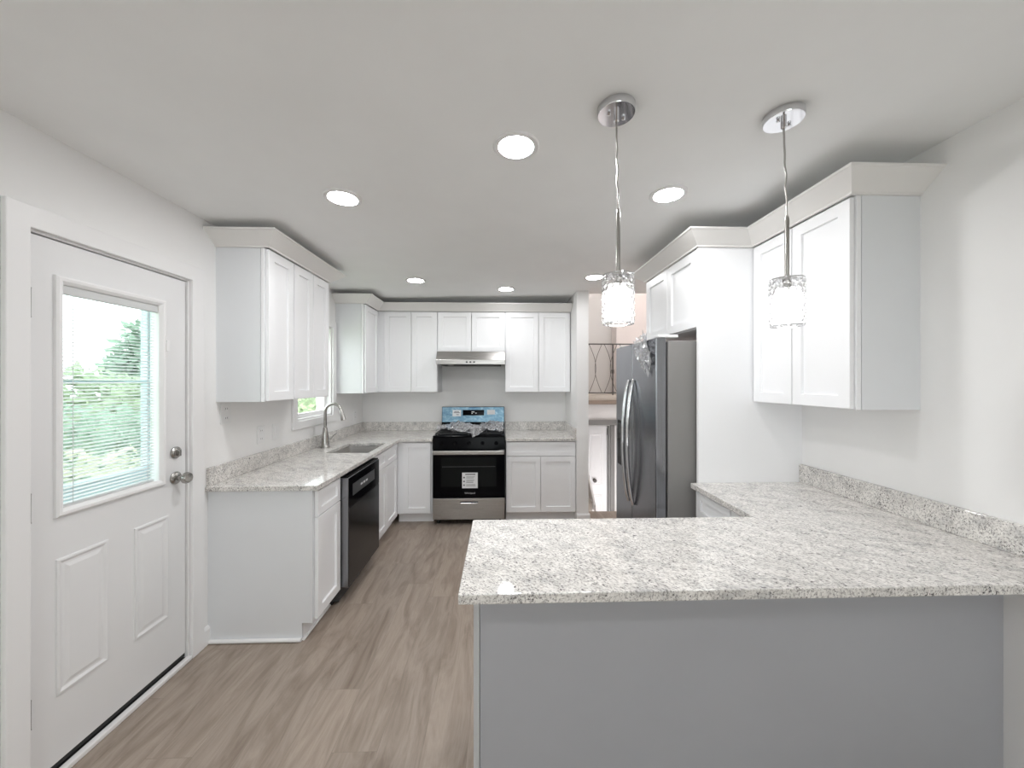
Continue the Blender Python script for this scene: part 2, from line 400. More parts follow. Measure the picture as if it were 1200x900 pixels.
# lower wall with a white door set in it
LD = (1.28, 1.66, -1.18, 0.80)
mb = MB(); grid(mb, [0.93, LD[0], LD[1], HX1], [-1.18, LD[3], 0.82], lambda u, v: inside(u, v, LD), 5.56, 5.66, XZY); struct(mb.build('wall_hall_lower', M['hall']))
r = sroot('door_3', ((LD[0]+LD[1])/2, 5.60, LD[2]))
mb = MB(); mb.box((LD[0]+0.004, 5.585, LD[2]+0.01), (LD[1]-0.03, 5.62, LD[3]-0.006), 0.003)
for z0, z1 in ((-1.0, -0.25), (-0.1, 0.68)):
    mb.loft([[(LD[0]+0.08+i, 5.585-n, z0+i), (LD[1]-0.11-i, 5.585-n, z0+i), (LD[1]-0.11-i, 5.585-n, z1-i), (LD[0]+0.08+i, 5.585-n, z1-i)] for i, n in ((0, -0.001), (0.006, 0.005), (0.02, 0.001), (0.035, 0.004))])
mb.build('slab', M['door'], r)
mb = MB(); mb.box((LD[1]-0.028, 5.555, LD[2]), (LD[1]-0.002, 5.65, LD[3]-.002), 0.002); mb.build('jamb', M['shade_line'], r)
mb = MB(); mb.box((LD[1]+0.005, 5.53, LD[2]), (LD[1]+0.07, 5.56, LD[3]+0.015), 0.004); mb.build('casing', M['shade_line'], r)
mb = MB(); mb.box((LD[1]-0.037, 5.572, 0.66), (LD[1]-0.012, 5.588, 0.76), 0.002); mb.build('hinge', M['iron_rail'], r)
mb = MB(); mb.lathe([(0.026, 0), (0.026, -0.008), (0.010, -0.012), (0.010, -0.035), (0.024, -0.042), (0.028, -0.056), (0.02, -0.068), (0.0, -0.07)], (LD[0]+0.15, 5.585, -0.03), 20, 'Y'); mb.build('door_knob', M['iron_rail'], r, True)
# stair flight climbing to the landing behind the wall end
r = sroot('stairs', (1.0, 4.8, 0))
mb = MB(); n = 7
for k in range(n):
    y0 = 4.22 + k*0.18
    mb.box((0.935, y0, -0.3 if k < 1 else 0.0), (1.06, 5.47, (k+1)*1.27/n - 0.1), 0.004)
mb.build('treads', M['landing'], r)
mb = MB(); mb.poly([(1.062, 4.15, 0.0), (1.062, 4.15, 0.07), (1.062, 5.46, 1.13), (1.062, 5.46, 0.95), (1.062, 4.30, 0.0)], (0.02, 0, 0)); mb.build('stringer', M['trim'], r)
# iron railing on the landing
r = thing('stair_railing', 'dark iron scroll railing along the edge of the upper landing', 'railing', (1.6, 5.56, 1.27))
mb = MB(); mb.tube([(1.0, 5.56, 2.05), (2.2, 5.56, 2.05)], 0.010, 8); mb.build('handrail', M['iron_rail'], r, True)
mb = MB(); mb.tube([(1.0, 5.56, 1.305), (2.2, 5.56, 1.305)], 0.008, 8); mb.build('bottom_rail', M['iron_rail'], r, True)
for k in range(5):
    c = 1.09 + 0.235*k
    for sgn in (-1, 1):
        mb = MB()
        mb.tube([(c+sgn*(0.02+0.105*math.sin(math.pi*q/16)), 5.56, 2.045-0.735*q/16) for q in range(17)], 0.0042, 6)
        mb.build('scroll', M['iron_rail'], r, True)
for x in (1.02, 1.71, 2.18):
    mb = MB(); mb.box((x-0.009, 5.55, 1.27), (x+0.009, 5.568, 2.045)); mb.box((x-0.017, 5.542, 1.60), (x+0.017, 5.577, 1.66), 0.006)
    mb.build('post', M['iron_rail'], r)
r = thing('hall_lamp', 'round white ceiling lamp high over the stair hall', 'ceiling lamp', (2.2, 4.7, 3.9))
mb = MB(); mb.lathe([(0.09, 0.2), (0.09, 0.18), (0.03, 0.17), (0.03, 0.155)], (2.2, 4.7, 3.9), 24); mb.build('canopy', M['chrome'], r, True)
mb = MB(); mb.lathe([(0.14*math.sin(a*math.pi/12), 0.08-0.08*math.cos(a*math.pi/12)) for a in range(13)], (2.2, 4.7, 3.9), 24); mb.build('globe', M['hall_globe'], r, True)

# ------------------------------------------------------------------ entry door (with storm door outside)
r = sroot('door_1', (XL-0.03, 1.67, 0))
DX0, DX1 = XL-0.056, XL-0.011
D0, D1, DZ0, DZ1 = 1.348, 1.996, 0.045, 2.008
LITE = (1.448, 1.848, 0.995, 1.855)
mb = MB(); grid(mb, [D0, LITE[0], LITE[1], D1], [DZ0, LITE[2], LITE[3], DZ1], lambda u, v: inside(u, v, LITE), DX0, DX1, YZX)
mb.build('slab', M['door'], r, mod=0.002)
for y0, y1, z0, z1 in ((1.427, 1.613, 0.296, 0.81), (1.722, 1.897, 0.296, 0.81)):
    mb = MB()
    mb.loft([[(DX1+n, y0+i, z0+i), (DX1+n, y1-i, z0+i), (DX1+n, y1-i, z1-i), (DX1+n, y0+i, z1-i)] for i, n in ((0, -0.001), (0.002, 0.006), (0.010, 0.007), (0.020, 0.0015), (0.028, 0.0015), (0.042, 0.0055))])
    mb.build('raised_panel', M['door'], r)
mb = MB()
def ring(mb, y0, y1, z0, z1, prof):
    mb.loft([[(x, y0+i, z0+i), (x, y1-i, z0+i), (x, y1-i, z1-i), (x, y0+i, z1-i)] for i, x in prof], False, False)
ring(mb, 1.421, 1.874, 0.967, 1.88, [(0, DX1-0.001), (0.001, DX1+0.010), (0.008, DX1+0.014), (0.018, DX1+0.013), (0.026, DX1+0.006), (0.030, DX1+0.002), (0.030, DX1-0.02), (0.026, DX1-0.02)])
f = mb.build('lite_frame', M['trim'], r)
mb = MB(); mb.box((DX1+0.002, 1.868, 1.63), (DX1+0.02, 1.882, 1.685), 0.003); mb.build('frame_clip', M['trim'], f)
mb = MB(); mb.box((DX0+0.006, LITE[0]+.001, LITE[2]+.001), (DX0+0.010, LITE[1]-.001, LITE[3]-.001)); mb.build('pane', M['glass'], r)
mb = MB(); mb.box((DX1-0.022, LITE[0]+0.004, LITE[3]-0.040), (DX1-0.004, LITE[1]-0.004, LITE[3]-0.002), 0.002)
bl = mb.build('blind_headrail', M['blind'], r)
mb = MB(); z = LITE[3]-0.048; k = 0
while z > LITE[2]+0.012:
    mb.box((DX1-0.021, LITE[0]+0.005, z-0.0006), (DX1-0.006, LITE[1]-0.02, z+0.0006), 0, Matrix.Rotation(math.radians(14), 4, 'Y'), (DX1-0.013, 1.6, z)); z -= 0.0145; k += 1
mb.build('blind_slats', M['blind'], bl)
for y in (1.49, 1.795):
    mb = MB(); mb.tube([(DX1-0.0055, y, LITE[2]+0.01), (DX1-0.0055, y, LITE[3]-0.03)], 0.0012, 6); mb.build('blind_cord', M['blind'], bl)
mb = MB(); mb.box((DX1-0.018, LITE[0]+0.005, LITE[2]+0.002), (DX1-0.008, LITE[1]-0.02, LITE[2]+0.010), 0.001); mb.build('blind_bottom_rail', M['blind'], bl)
mb = MB(); mb.lathe([(0.030, 0), (0.030, 0.006), (0.024, 0.012), (0.018, 0.014), (0.0, 0.014)], (DX1, 1.935, 1.115), 24, 'X'); db = mb.build('deadbolt', M['nickel'], r, True)
mb = MB(); mb.box((DX1+0.013, 1.930, 1.098), (DX1+0.028, 1.940, 1.132), 0.002); mb.build('thumb_turn', M['nickel'], db)
mb = MB(); mb.lathe([(0.032, 0), (0.032, 0.005), (0.026, 0.011), (0.012, 0.014), (0.011, 0.034), (0.018, 0.040), (0.028, 0.050), (0.029, 0.060), (0.024, 0.070), (0.0, 0.073)], (DX1, 1.935, 0.985), 28, 'X'); mb.build('door_knob', M['nickel'], r, True)
for zc in (1.76, 1.03, 0.30):
    mb = MB(); mb.tube([(DX1+0.008, D0-0.004, zc-0.05), (DX1+0.008, D0-0.004, zc+0.05)], 0.0055, 8)
    for q in (-0.051, 0.051): mb.lathe([(0.004, -0.004), (0.007, 0), (0.004, 0.004)], (DX1+0.008, D0-0.004, zc+q), 8)
    mb.build('hinge', M['nickel'], r, True)
mb = MB()   # jambs and stop, then casing
grid(mb, [DOOR[0]+.001, D0-0.006, D1+0.004, DOOR[1]-.001], [0.0, DZ1+0.004, DOOR[3]-.001], lambda u, v: D0-0.006 < u < D1+0.004 and v < DZ1+0.004, XL-0.139, XL-0.001, YZX)
mb.build('jamb', M['trim'], r)
mb = MB(); grid(mb, [D0-0.006, D0+0.008, D1-0.008, D1+0.004], [0.0, DZ1-0.008, DZ1+0.004], lambda u, v: D0+0.008 < u < D1-0.008 and v < DZ1-0.008, DX0-0.03, DX0-0.002, YZX)
mb.build('stop', M['dark'], r)
mb = MB(); grid(mb, [1.268, D0-0.014, D1+0.012, 2.085], [0.0, DZ1+0.012, 2.098], lambda u, v: D0-0.014 < u < D1+0.012 and v < DZ1+0.012, XL, XL+0.018, YZX)
mb.build('casing', M['trim'], r, mod=0.003)
mb = MB(); mb.box((XL-0.139, D0-0.004, 0.0), (XL-0.012, D1+0.003, 0.018), 0.002); th = mb.build('threshold', M['dark'], r)
mb = MB(); mb.box((XL-0.010, D0-0.012, 0.0), (XL+0.018, D1+0.010, 0.022), 0.005); mb.build('threshold_strip', M['trim'], th)
mb = MB(); mb.box((DX0+0.004, D0+0.002, 0.026), (DX1-0.003, D1-0.002, DZ0+0.001)); mb.build('door_sweep', M['rubber'], r)
# storm door
r = sroot('door_2', (XL-0.20, 1.67, 0))
SX0, SX1 = XL-0.185, XL-0.150
mb = MB(); grid(mb, [1.32, 1.40, 1.935, 2.045], [0.02, 0.12, 0.965, 1.045, 1.470, 1.484, 1.95, 2.03], lambda u, v: 1.40 < u < 1.935 and (0.12 < v < 0.965 or 1.045 < v < 1.470 or 1.484 < v < 1.95), SX0, SX1, YZX)
mb.build('frame', M['storm'], r, mod=0.003)
mb = MB(); mb.box((SX0+0.012, 1.395, 0.115), (SX0+0.016, 1.94, 1.955)); mb.build('pane', M['glass'], r)

# ------------------------------------------------------------------ kitchen window over the sink
r = sroot('window_1', (XL, (WIN[0]+WIN[1])/2, WIN[2]))
mb = MB(); grid(mb, [2.957, WIN[0]+0.004, WIN[1]-0.004, 3.722], [1.09, WIN[2]+0.004, WIN[3]-0.004, 2.07], lambda u, v: inside(u, v, (WIN[0], WIN[1], WIN[2], WIN[3])), XL, XL+0.018, YZX); mb.build('casing', M['trim'], r, mod=0.003)
mb = MB(); grid(mb, [WIN[0]+.001, WIN[0]+0.02, WIN[1]-0.02, WIN[1]-.001], [WIN[2]+.001, WIN[2]+0.02, WIN[3]-0.02, WIN[3]-.001], lambda u, v: inside(u, v, (WIN[0]+0.02, WIN[1]-0.02, WIN[2]+0.02, WIN[3]-0.02)), XL-0.139, XL-0.001, YZX); mb.build('jamb', M['trim'], r)
for z0, z1, x in ((WIN[2]+0.021, 1.60, XL-0.08), (1.565, WIN[3]-0.021, XL-0.115)):
    mb = MB(); a, b = WIN[0]+0.021, WIN[1]-0.021
    grid(mb, [a, a+0.035, b-0.035, b], [z0, z0+0.035, z1-0.035, z1], lambda u, v: inside(u, v, (a+0.035, b-0.035, z0+0.035, z1-0.035)), x, x+0.03, YZX)
    s_ = mb.build('sash', M['trim'], r)
    mb = MB(); mb.box((x+0.013, a+0.03, z0+0.03), (x+0.017, b-0.03, z1-0.03)); mb.build('pane', M['glass'], s_)

# ------------------------------------------------------------------ cabinets
def maps(d, front):
    return {'X+': lambda u, n, v: (front+n, u, v), 'X-': lambda u, n, v: (front-n, u, v), 'Y-': lambda u, n, v: (u, front-n, v), 'Y+': lambda u, n, v: (u, front+n, v)}[d]
def shaker(mb, mp, u0, u1, v0, v1, fw=0.055, t=0.019):
    L_ = [(0, -t), (0, -0.0015), (0.0015, 0), (fw, 0), (fw+0.0015, -0.012)]
    mb.loft([[mp(u0+i, n, v0+i), mp(u1-i, n, v0+i), mp(u1-i, n, v1-i), mp(u0+i, n, v1-i)] for i, n in L_])
    return mb
def cabinet(name, label, cat, d, u0, u1, front, depth, z0, z1, fronts, group=None, toe=False, top=True, side_mat='cab_side', ends=('a', 'b')):
    mp = maps(d, front)
    loc = mp((u0+u1)/2, -depth/2, 0 if toe else z0)
    r = thing(name, label, cat, (loc[0], loc[1], 0 if toe else z0), group)
    B = lambda m_, a, b, bev=0: m_.box(mp(*a), mp(*b), bev)
    zb = 0.10 if toe else z0
    t = 0.016; nf = -0.0225
    mb = MB()
    B(mb, (u0+t, -depth+t, zb), (u1-t, nf-0.019, zb+t)); B(mb, (u0+t, -depth, zb), (u1-t, -depth+t, z1))
    if top: B(mb, (u0+t, -depth+t, z1-t), (u1-t, nf-0.019, z1))
    mb.build('carcass', M['cab'], r)
    for k, (a, b) in enumerate(((u0, u0+t), (u1-t, u1))):
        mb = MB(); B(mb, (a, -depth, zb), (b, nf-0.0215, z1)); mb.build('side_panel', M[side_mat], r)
    mb = MB()
    sa = max(0.038, min(q[1] for q in fronts)-u0+0.012); sb = max(0.038, u1-max(q[2] for q in fronts)+0.012)
    grid(mb, [u0, u0+sa, u1-sb, u1], [zb, zb+0.038, z1-0.038, z1], lambda u, v: inside(u, v, (u0+sa, u1-sb, zb+0.038, z1-0.038)), nf-0.019, nf, lambda u, v, q: mp(u, q, v))
    mb.build('face_frame', M['cab'], r, mod=0.001)
    if toe:
        mb = MB(); B(mb, (u0, -0.095, 0), (u1, -0.080, 0.0995)); mb.build('toe_kick', M['cab'], r)
    for kind, a, b, c, e in fronts:
        mb = MB()
        if kind == 'drawer2':
            m_ = (a+b)/2
            L_ = [(0, -0.019), (0, 0)]
            mb.box(mp(a, -0.019, c), mp(b, -0.0092, e), 0)
            grid(mb, [a, a+0.05, m_-0.05, m_+0.05, b-0.05, b], [c, c+0.045, e-0.045, e], lambda u, v: c+0.045 < v < e-0.045 and (a+0.05 < u < m_-0.05 or m_+0.05 < u < b-0.05), -0.009, 0.0, lambda u, v, q: mp(u, q, v))
        else:
            shaker(mb, mp, a, b, c, e, 0.042 if kind == 'drawer' else 0.055)
        mb.build('drawer' if kind.startswith('drawer') else 'door', M['cab'], r)
    return r, mp
UZ0, UZ1 = 1.36, 2.262
g = 0.0026
def doors(edges, z0, z1): return [('door', a+g, b-g, z0, z1) for a, b in zip(edges, edges[1:])]
DF = 0.012
FL = -1.362   # front plane of the uppers on the left wall
cabinet('upper_cabinet', 'white one-door wall cabinet nearest the entry door, its plain end panel showing', 'wall cabinet', 'X+', 2.19, 2.462, FL, FL-XL, UZ0, UZ1, doors([2.195, 2.46], UZ0+0.004, UZ1-0.006))
cabinet('upper_cabinet', 'white two-door wall cabinet hung beside the kitchen window', 'wall cabinet', 'X+', 2.463, 2.955, FL, FL-XL, UZ0, UZ1, doors([2.465, 2.71, 2.952], UZ0+0.004, UZ1-0.006))
cabinet('upper_cabinet', 'white wall cabinet in the inside corner, past the kitchen window', 'wall cabinet', 'X+', 3.735, 4.455, FL, FL-XL, UZ0, UZ1, doors([3.745, 4.115], UZ0+0.004, UZ1-0.006))
FB = 4.125
cabinet('upper_cabinet', 'white two-door wall cabinet between inside corner and range hood', 'wall cabinet', 'Y-', -1.383, -0.709, FB, YB-FB, UZ0, UZ1, doors([-1.302, -1.0, -0.711], UZ0+0.004, UZ1-0.006))
cabinet('upper_cabinet', 'short white two-door wall cabinet directly above the range hood', 'wall cabinet', 'Y-', -0.708, 0.047, FB, YB-FB, 1.812, UZ1, doors([-0.706, -0.33, 0.045], 1.816, UZ1-0.006))
cabinet('upper_cabinet', 'tall white two-door wall cabinet on the refrigerator side of the range hood', 'wall cabinet', 'Y-', 0.048, 0.786, FB, YB-FB, UZ0, UZ1, doors([0.050, 0.424, 0.783], UZ0+0.004, UZ1-0.006))
FR = 1.472
cabinet('upper_cabinet', 'large white two-door wall cabinet behind the hanging pendants, above the peninsula', 'wall cabinet', 'X-', 1.497, 2.103, FR, XR-FR, UZ0, UZ1, doors([1.503, 1.815, 2.098], UZ0+0.004, UZ1-0.006))
FF = 1.148
cabinet('upper_cabinet', 'short deep white two-door cabinet bridging over the refrigerator', 'wall cabinet', 'X-', 2.127, 2.872, FF, XR-FF, 1.795, UZ1, doors([2.13, 2.50, 2.868], 1.800, UZ1-0.006))
mb = MB(); mb.box((FF+0.002, 2.105, 0.0), (XR, 2.125, UZ1), 0.001)
r_ = tag(mb.build('end_panel', M['cab']), 'tall white panel standing between the refrigerator and the speckled counter', 'cabinet panel')
# base cabinets
CT, CB = 0.89, 0.859
LBF = -1.055
r, mp = cabinet('base_cabinet', 'white base cabinet with drawer and door at the entry-door end of its run', 'base cabinet', 'X+', 2.145, 2.452, LBF, LBF-XL, 0, CB, [('drawer', 2.150, 2.449, 0.700, 0.848), ('door', 2.150, 2.449, 0.112, 0.694)], toe=True)
mb = MB(); mb.poly([(XL, 2.130, 0), (-1.135, 2.130, 0), (-1.135, 2.130, 0.10), (LBF-0.022, 2.130, 0.10), (LBF-0.022, 2.130, CB), (XL, 2.130, CB)], (0, 0.0145, 0))
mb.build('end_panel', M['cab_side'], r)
mb = MB(); mb.tube([(XL+0.016, 2.120, 0.011), (-1.135, 2.120, 0.011)], 0.011, 10); mb.tube([(-1.126, 2.13, 0.008), (-1.126, 2.45, 0.008)], 0.008, 10); mb.build('quarter_round', M['trim'], r, True)
cabinet('base_cabinet', 'white sink base cabinet between the dishwasher and the inside corner', 'base cabinet', 'X+', 3.068, 3.851, LBF, LBF-XL, 0, CB, [('drawer', 3.072, 3.425, 0.700, 0.848), ('drawer', 3.429, 3.77, 0.700, 0.848), ('door', 3.072, 3.425, 0.112, 0.694), ('door', 3.429, 3.77, 0.112, 0.694)], toe=True, top=False)
BBF = 3.83
cabinet('base_cabinet', 'narrow white full-door corner base cabinet beside the stove', 'base cabinet', 'Y-', -1.0765, -0.712, BBF, YB-BBF, 0, CB, [('door', -1.015, -0.730, 0.112, 0.848)], toe=True)
cabinet('base_cabinet', 'white base cabinet with wide drawer over two doors beside the stove', 'base cabinet', 'Y-', 0.052, 0.787, BBF, YB-BBF, 0, CB, [('drawer2', 0.056, 0.783, 0.700, 0.848), ('door', 0.056, 0.415, 0.112, 0.694), ('door', 0.419, 0.783, 0.112, 0.694)], toe=True)
RBF = 1.130
cabinet('base_cabinet', 'white base cabinet with drawer against the tall refrigerator panel', 'base cabinet', 'X-', 1.775, 2.103, RBF, XR-RBF, 0, CB, [('drawer', 1.778, 2.094, 0.700, 0.848), ('door', 1.778, 2.094, 0.112, 0.694)], toe=True)
cabinet('base_cabinet', 'white base cabinet filling the corner next to the peninsula', 'base cabinet', 'X-', 1.548, 1.774, RBF, XR-RBF, 0, CB, [('drawer', 1.551, 1.771, 0.700, 0.848), ('door', 1.551, 1.771, 0.112, 0.694)], toe=True)
# peninsula base
PX0, PY0, PY1 = -0.092, 1.24, 1.545
r = thing('peninsula_base', 'plain grey-white panelled peninsula base under the overhanging counter', 'peninsula', ((PX0+XR)/2, (PY0+PY1)/2, 0))
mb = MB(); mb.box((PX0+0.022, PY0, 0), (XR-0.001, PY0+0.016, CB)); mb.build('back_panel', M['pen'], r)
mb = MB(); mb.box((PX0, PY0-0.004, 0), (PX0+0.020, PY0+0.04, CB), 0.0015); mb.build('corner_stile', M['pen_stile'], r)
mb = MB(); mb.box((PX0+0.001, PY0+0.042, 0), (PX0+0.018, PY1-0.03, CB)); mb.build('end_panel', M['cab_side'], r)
mb = MB(); mb.box((PX0+0.02, PY0+0.02, 0.10), (1.10, PY1-0.045, CB-0.002)); mb.build('carcass', M['cab'], r)
mp = maps('Y+', PY1)
for a, b in ((-0.085, 0.30), (0.303, 0.69), (0.693, 1.08)):
    mb = MB(); shaker(mb, mp, a, b, 0.112, 0.848); mb.build('door', M['cab'], r)

# crown moulding
def crown(label, path, z, group=None):
    prof = [(0.0, 0.0), (0.010, 0.0), (0.012, 0.008), (0.086, 0.070), (0.092, 0.072), (0.094, 0.081), (0.074, 0.081), (0.0, 0.020)]
    P_ = [Vector((x, y, 0)) for x, y in path]
    nn = []
    for a, b in zip(P_, P_[1:]):
        d = (b-a).normalized(); nn.append(Vector((d.y, -d.x, 0)))
    loops = []
    for i, p in enumerate(P_):
        n1 = nn[max(i-1, 0)]; n2 = nn[min(i, len(nn)-1)]
        m_ = (n1+n2)/(1+n1.dot(n2))
        loops.append([p + m_*o + Vector((0, 0, z+u)) for o, u in prof])
    mb = MB(); mb.loft(loops)
    return tag(mb.build('crown_molding', M['crown']), label, 'crown molding')
crown('pale crown molding on the wall cabinets between entry door and window', [(XL, 2.19), (FL, 2.19), (FL, 2.955), (XL, 2.955)], UZ1+0.001)
crown('pale crown molding along the wall cabinets above the stove', [(XL, 3.735), (FL, 3.735), (FL, FB), (0.788, FB)], UZ1+0.001)
crown('pale stepped crown molding over the refrigerator and pendant-side cabinets', [(XR, 2.872), (FF, 2.872), (FF, 2.105), (FR, 2.105), (FR, 1.497), (XR, 1.497)], UZ1+0.001)

# ------------------------------------------------------------------ countertops
SINK = (-1.45, -1.10, 3.07, 3.56)
mb = MB()
grid(mb, [XL, SINK[0], SINK[1], -1.037, -0.706], [2.11, SINK[2], SINK[3], 3.80, YB], lambda u, v: inside(u, v, SINK) or (u > -1.037 and v < 3.80), CB+0.001, CT, XYZ)
ct = mb.build('countertop', M['granite'], None, mod=0.0035)
tag(ct, 'L-shaped speckled granite countertop with sink cutout under the window', 'countertop')
mb = MB(); grid(mb, [XL, XL+0.02, -0.708], [2.118, YB-0.02, YB], lambda u, v: u > XL+0.02 and v < YB-0.02, CT+0.0005, 0.992, XYZ); mb.build('backsplash', M['granite'], ct, mod=0.002)
mb = MB(); mb.box((0.048, 3.80, CB+0.001), (0.789, YB, CT)); ct = mb.build('countertop', M['granite'], None, mod=0.0035)
tag(ct, 'short speckled granite countertop between stove and white wall end', 'countertop')
mb = MB(); grid(mb, [0.052, 0.769, 0.789], [3.812, YB-0.02, YB], lambda u, v: u < 0.769 and v < YB-0.02, CT+0.0005, 0.992, XYZ); mb.build('backsplash', M['granite'], ct, mod=0.002)
mb = MB(); grid(mb, [-0.119, 1.103, XR], [1.020, 1.570, 2.104], lambda u, v: u < 1.103 and v > 1.570, CB+0.001, CT, XYZ)
ct = mb.build('countertop', M['granite'], None, mod=0.0035)
tag(ct, 'wide speckled granite peninsula countertop in the foreground', 'countertop')
mb = MB(); mb.box((XR-0.02, 1.02, CT+0.0005), (XR, 2.104, 0.995)); mb.build('backsplash', M['granite'], ct, mod=0.002)

# sink
r = thing('kitchen_sink', 'stainless undermount sink set into the granite below the window', 'sink', ((SINK[0]+SINK[1])/2, (SINK[2]+SINK[3])/2, 0.66))
def rr(x0, x1, y0, y1, z, rad, n=6):
    out = []
    for cx_, cy_, a0 in ((x1-rad, y1-rad, 0), (x0+rad, y1-rad, 90), (x0+rad, y0+rad, 180), (x1-rad, y0+rad, 270)):
        for k in range(n+1):
            a = math.radians(a0+90*k/n); out.append((cx_+rad*math.cos(a), cy_+rad*math.sin(a), z))
    return out
x0, x1, y0, y1 = SINK
mb = MB()
mb.loft([rr(x0-0.02, x1+0.02, y0-0.02, y1+0.02, CB-0.001, 0.05), rr(x0-0.002, x1+0.002, y0-0.002, y1+0.002, CB-0.001, 0.035), rr(x0+0.004, x1-0.004, y0+0.004, y1-0.004, 0.70, 0.035), rr(x0+0.03, x1-0.03, y0+0.03, y1-0.03, 0.672, 0.03)], False, True)
mb.build('basin', M['steel_sink'], r, True)
mb = MB(); mb.lathe([(0.045, 0.673), (0.045, 0.676), (0.035, 0.677), (0.02, 0.674), (0, 0.674)], ((x0+x1)/2, (y0+y1)/2, 0), 24); mb.build('drain', M['chrome'], r, True)
# faucet
FX, FY = -1.57, 3.33
r = thing('faucet', 'brushed nickel gooseneck pull-down faucet behind the sink', 'faucet', (FX, FY, CT))
mb = MB(); mb.lathe([(0.038, 0.0005), (0.038, 0.006), (0.034, 0.012), (0.031, 0.05), (0.024, 0.13), (0.0175, 0.175), (0.015, 0.18)], (FX, FY, CT), 24); mb.build('body', M['nickel'], r, True)
mb = MB(); pts = [(FX, FY, CT+0.165), (FX, FY, CT+0.315)]
R_ = 0.075
for k in range(1, 15):
    a = math.pi*k/14*0.94
    pts.append((FX+R_-R_*math.cos(a), FY-0.02*(k/14), CT+0.315+R_*math.sin(a)))
mb.tube(pts, 0.013, 14); mb.build('neck', M['nickel'], r, True)
e = Vector(pts[-1]); d = (Vector(pts[-1])-Vector(pts[-2])).normalized()
mb = MB(); mb.tube([e-d*0.004, e+d*0.01, e+d*0.03, e+d*0.085, e+d*0.088], [0.0145, 0.017, 0.018, 0.022, 0.016], 16); mb.build('spray_head', M['nickel'], r, True)
mb = MB(); mb.tube([(FX+0.018, FY+0.012, CT+0.075), (FX+0.034, FY+0.035, CT+0.078), (FX+0.042, FY+0.06, CT+0.095), (FX+0.048, FY+0.115, CT+0.112)], [0.013, 0.011, 0.007, 0.005], 10); mb.build('lever_handle', M['nickel'], r, True)

# ------------------------------------------------------------------ dishwasher
DWY0, DWY1 = 2.456, 3.064
r = thing('dishwasher', 'black stainless dishwasher built in under the sink-side counter', 'dishwasher', (-1.33, 2.76, 0))
mb = MB(); mb.box((-1.64, DWY0+0.006, 0.02), (-1.072, DWY1-0.006, 0.85), 0.003); mb.build('tub', M['plaid_mat'], r)
mb = MB(); mb.box((-1.070, DWY0+0.004, 0.115), (-1.008, DWY1-0.004, 0.842), 0.004); dr = mb.build('door', M['steel_door'], r)
mb = MB(); mb.box((-1.0078, DWY0+0.006, 0.118), (-1.0045, DWY1-0.006, 0.640), 0.001); mb.build('front_panel', M['steel_dark'], dr)
mb = MB(); mb.box((-1.0078, DWY0+0.006, 0.645), (-1.0045, DWY1-0.006, 0.838), 0.001); cp = mb.build('control_panel', M['black_gloss'], dr)
mb = MB(); mb.box((-1.0044, 2.52, 0.705), (-1.0036, 2.95, 0.785)); mb.build('film_label', mat('grey_film_label', (0.055, 0.057, 0.06), 0.3), cp)
mb = MB()
for k in range(3): mb.box((-1.0044, 2.66+0.05*k, 0.738), (-1.0030, 2.695+0.05*k, 0.752))
mb.build('print', M['paper'], cp)
mb = MB(); mb.box((-1.069, DWY0+0.006, 0.8425), (-1.012, DWY1-0.006, 0.850)); mb.build('button_strip', M['black_gloss'], dr)
mb = MB(); mb.box((-1.13, DWY0+0.006, 0.0), (-1.115, DWY1-0.006, 0.112)); mb.build('kick_plate', M['rubber'], r)

# ------------------------------------------------------------------ range
RX0, RX1, RY = -0.702, 0.042, 3.80
r = thing('range', 'freestanding stove with black oven door and blue-filmed backguard', 'stove', ((RX0+RX1)/2, 4.1, 0))
mb = MB(); mb.box((RX0, RY+0.01, 0.055), (RX1, 4.44, 0.905), 0.003); mb.build('body', M['black_gloss'], r)
mb = MB(); mb.box((RX0+0.001, RY-0.012, 0.905), (RX1-0.001, 4.36, 0.922), 0.006); mb.build('cooktop', M['black_gloss'], r)
mb = MB(); mb.poly([(RX0+0.002, RY+0.01, 0.785), (RX0+0.002, RY-0.022, 0.785), (RX0+0.002, RY-0.010, 0.904), (RX0+0.002, RY+0.01, 0.904)], (RX1-RX0-0.004, 0, 0)); cp = mb.build('control_panel', M['black_gloss'], r)
for k in range(5):
    x = RX0+0.09+k*(RX1-RX0-0.18)/4
    mb = MB(); mb.lathe([(0.019, 0.0), (0.019, -0.006), (0.016, -0.010), (0.015, -0.024), (0.0, -0.025)], (x, RY-0.014, 0.845), 20, 'Y'); mb.build('knob', M['black_gloss'], cp, True)
mb = MB(); mb.box((RX0+0.004, RY-0.024, 0.285), (RX1-0.004, RY+0.008, 0.780), 0.006); od = mb.build('oven_door', M['black_glass'], r)
mb = MB(); mb.box((RX0+0.09, RY-0.0252, 0.40), (RX1-0.09, RY-0.0238, 0.70)); mb.build('oven_window', M['window_tint'], od)
mb = MB(); mb.box((RX0+0.10, RY-0.0258, 0.604), (RX1-0.10, RY-0.0250, 0.607)); mb.build('rack_line', M['ink'], od)
mb = MB(); mb.box((RX0+0.008, RY-0.068, 0.735), (RX1-0.008, RY-0.052, 0.776), 0.006)
for x in (RX0+0.05, RX1-0.05): mb.box((x-0.014, RY-0.054, 0.742), (x+0.014, RY-0.022, 0.768), 0.003)
mb.build('handle', M['steel'], od)
mb = MB(); mb.box((-0.398, RY-0.0262, 0.385), (-0.238, RY-0.0256, 0.545)); st = mb.build('sticker', M['paper'], od); st['label'] = 'white instruction sticker'
mb = MB()
mb.box((-0.365, RY-0.0270, 0.522), (-0.262, RY-0.0262, 0.532))
random.seed(3)
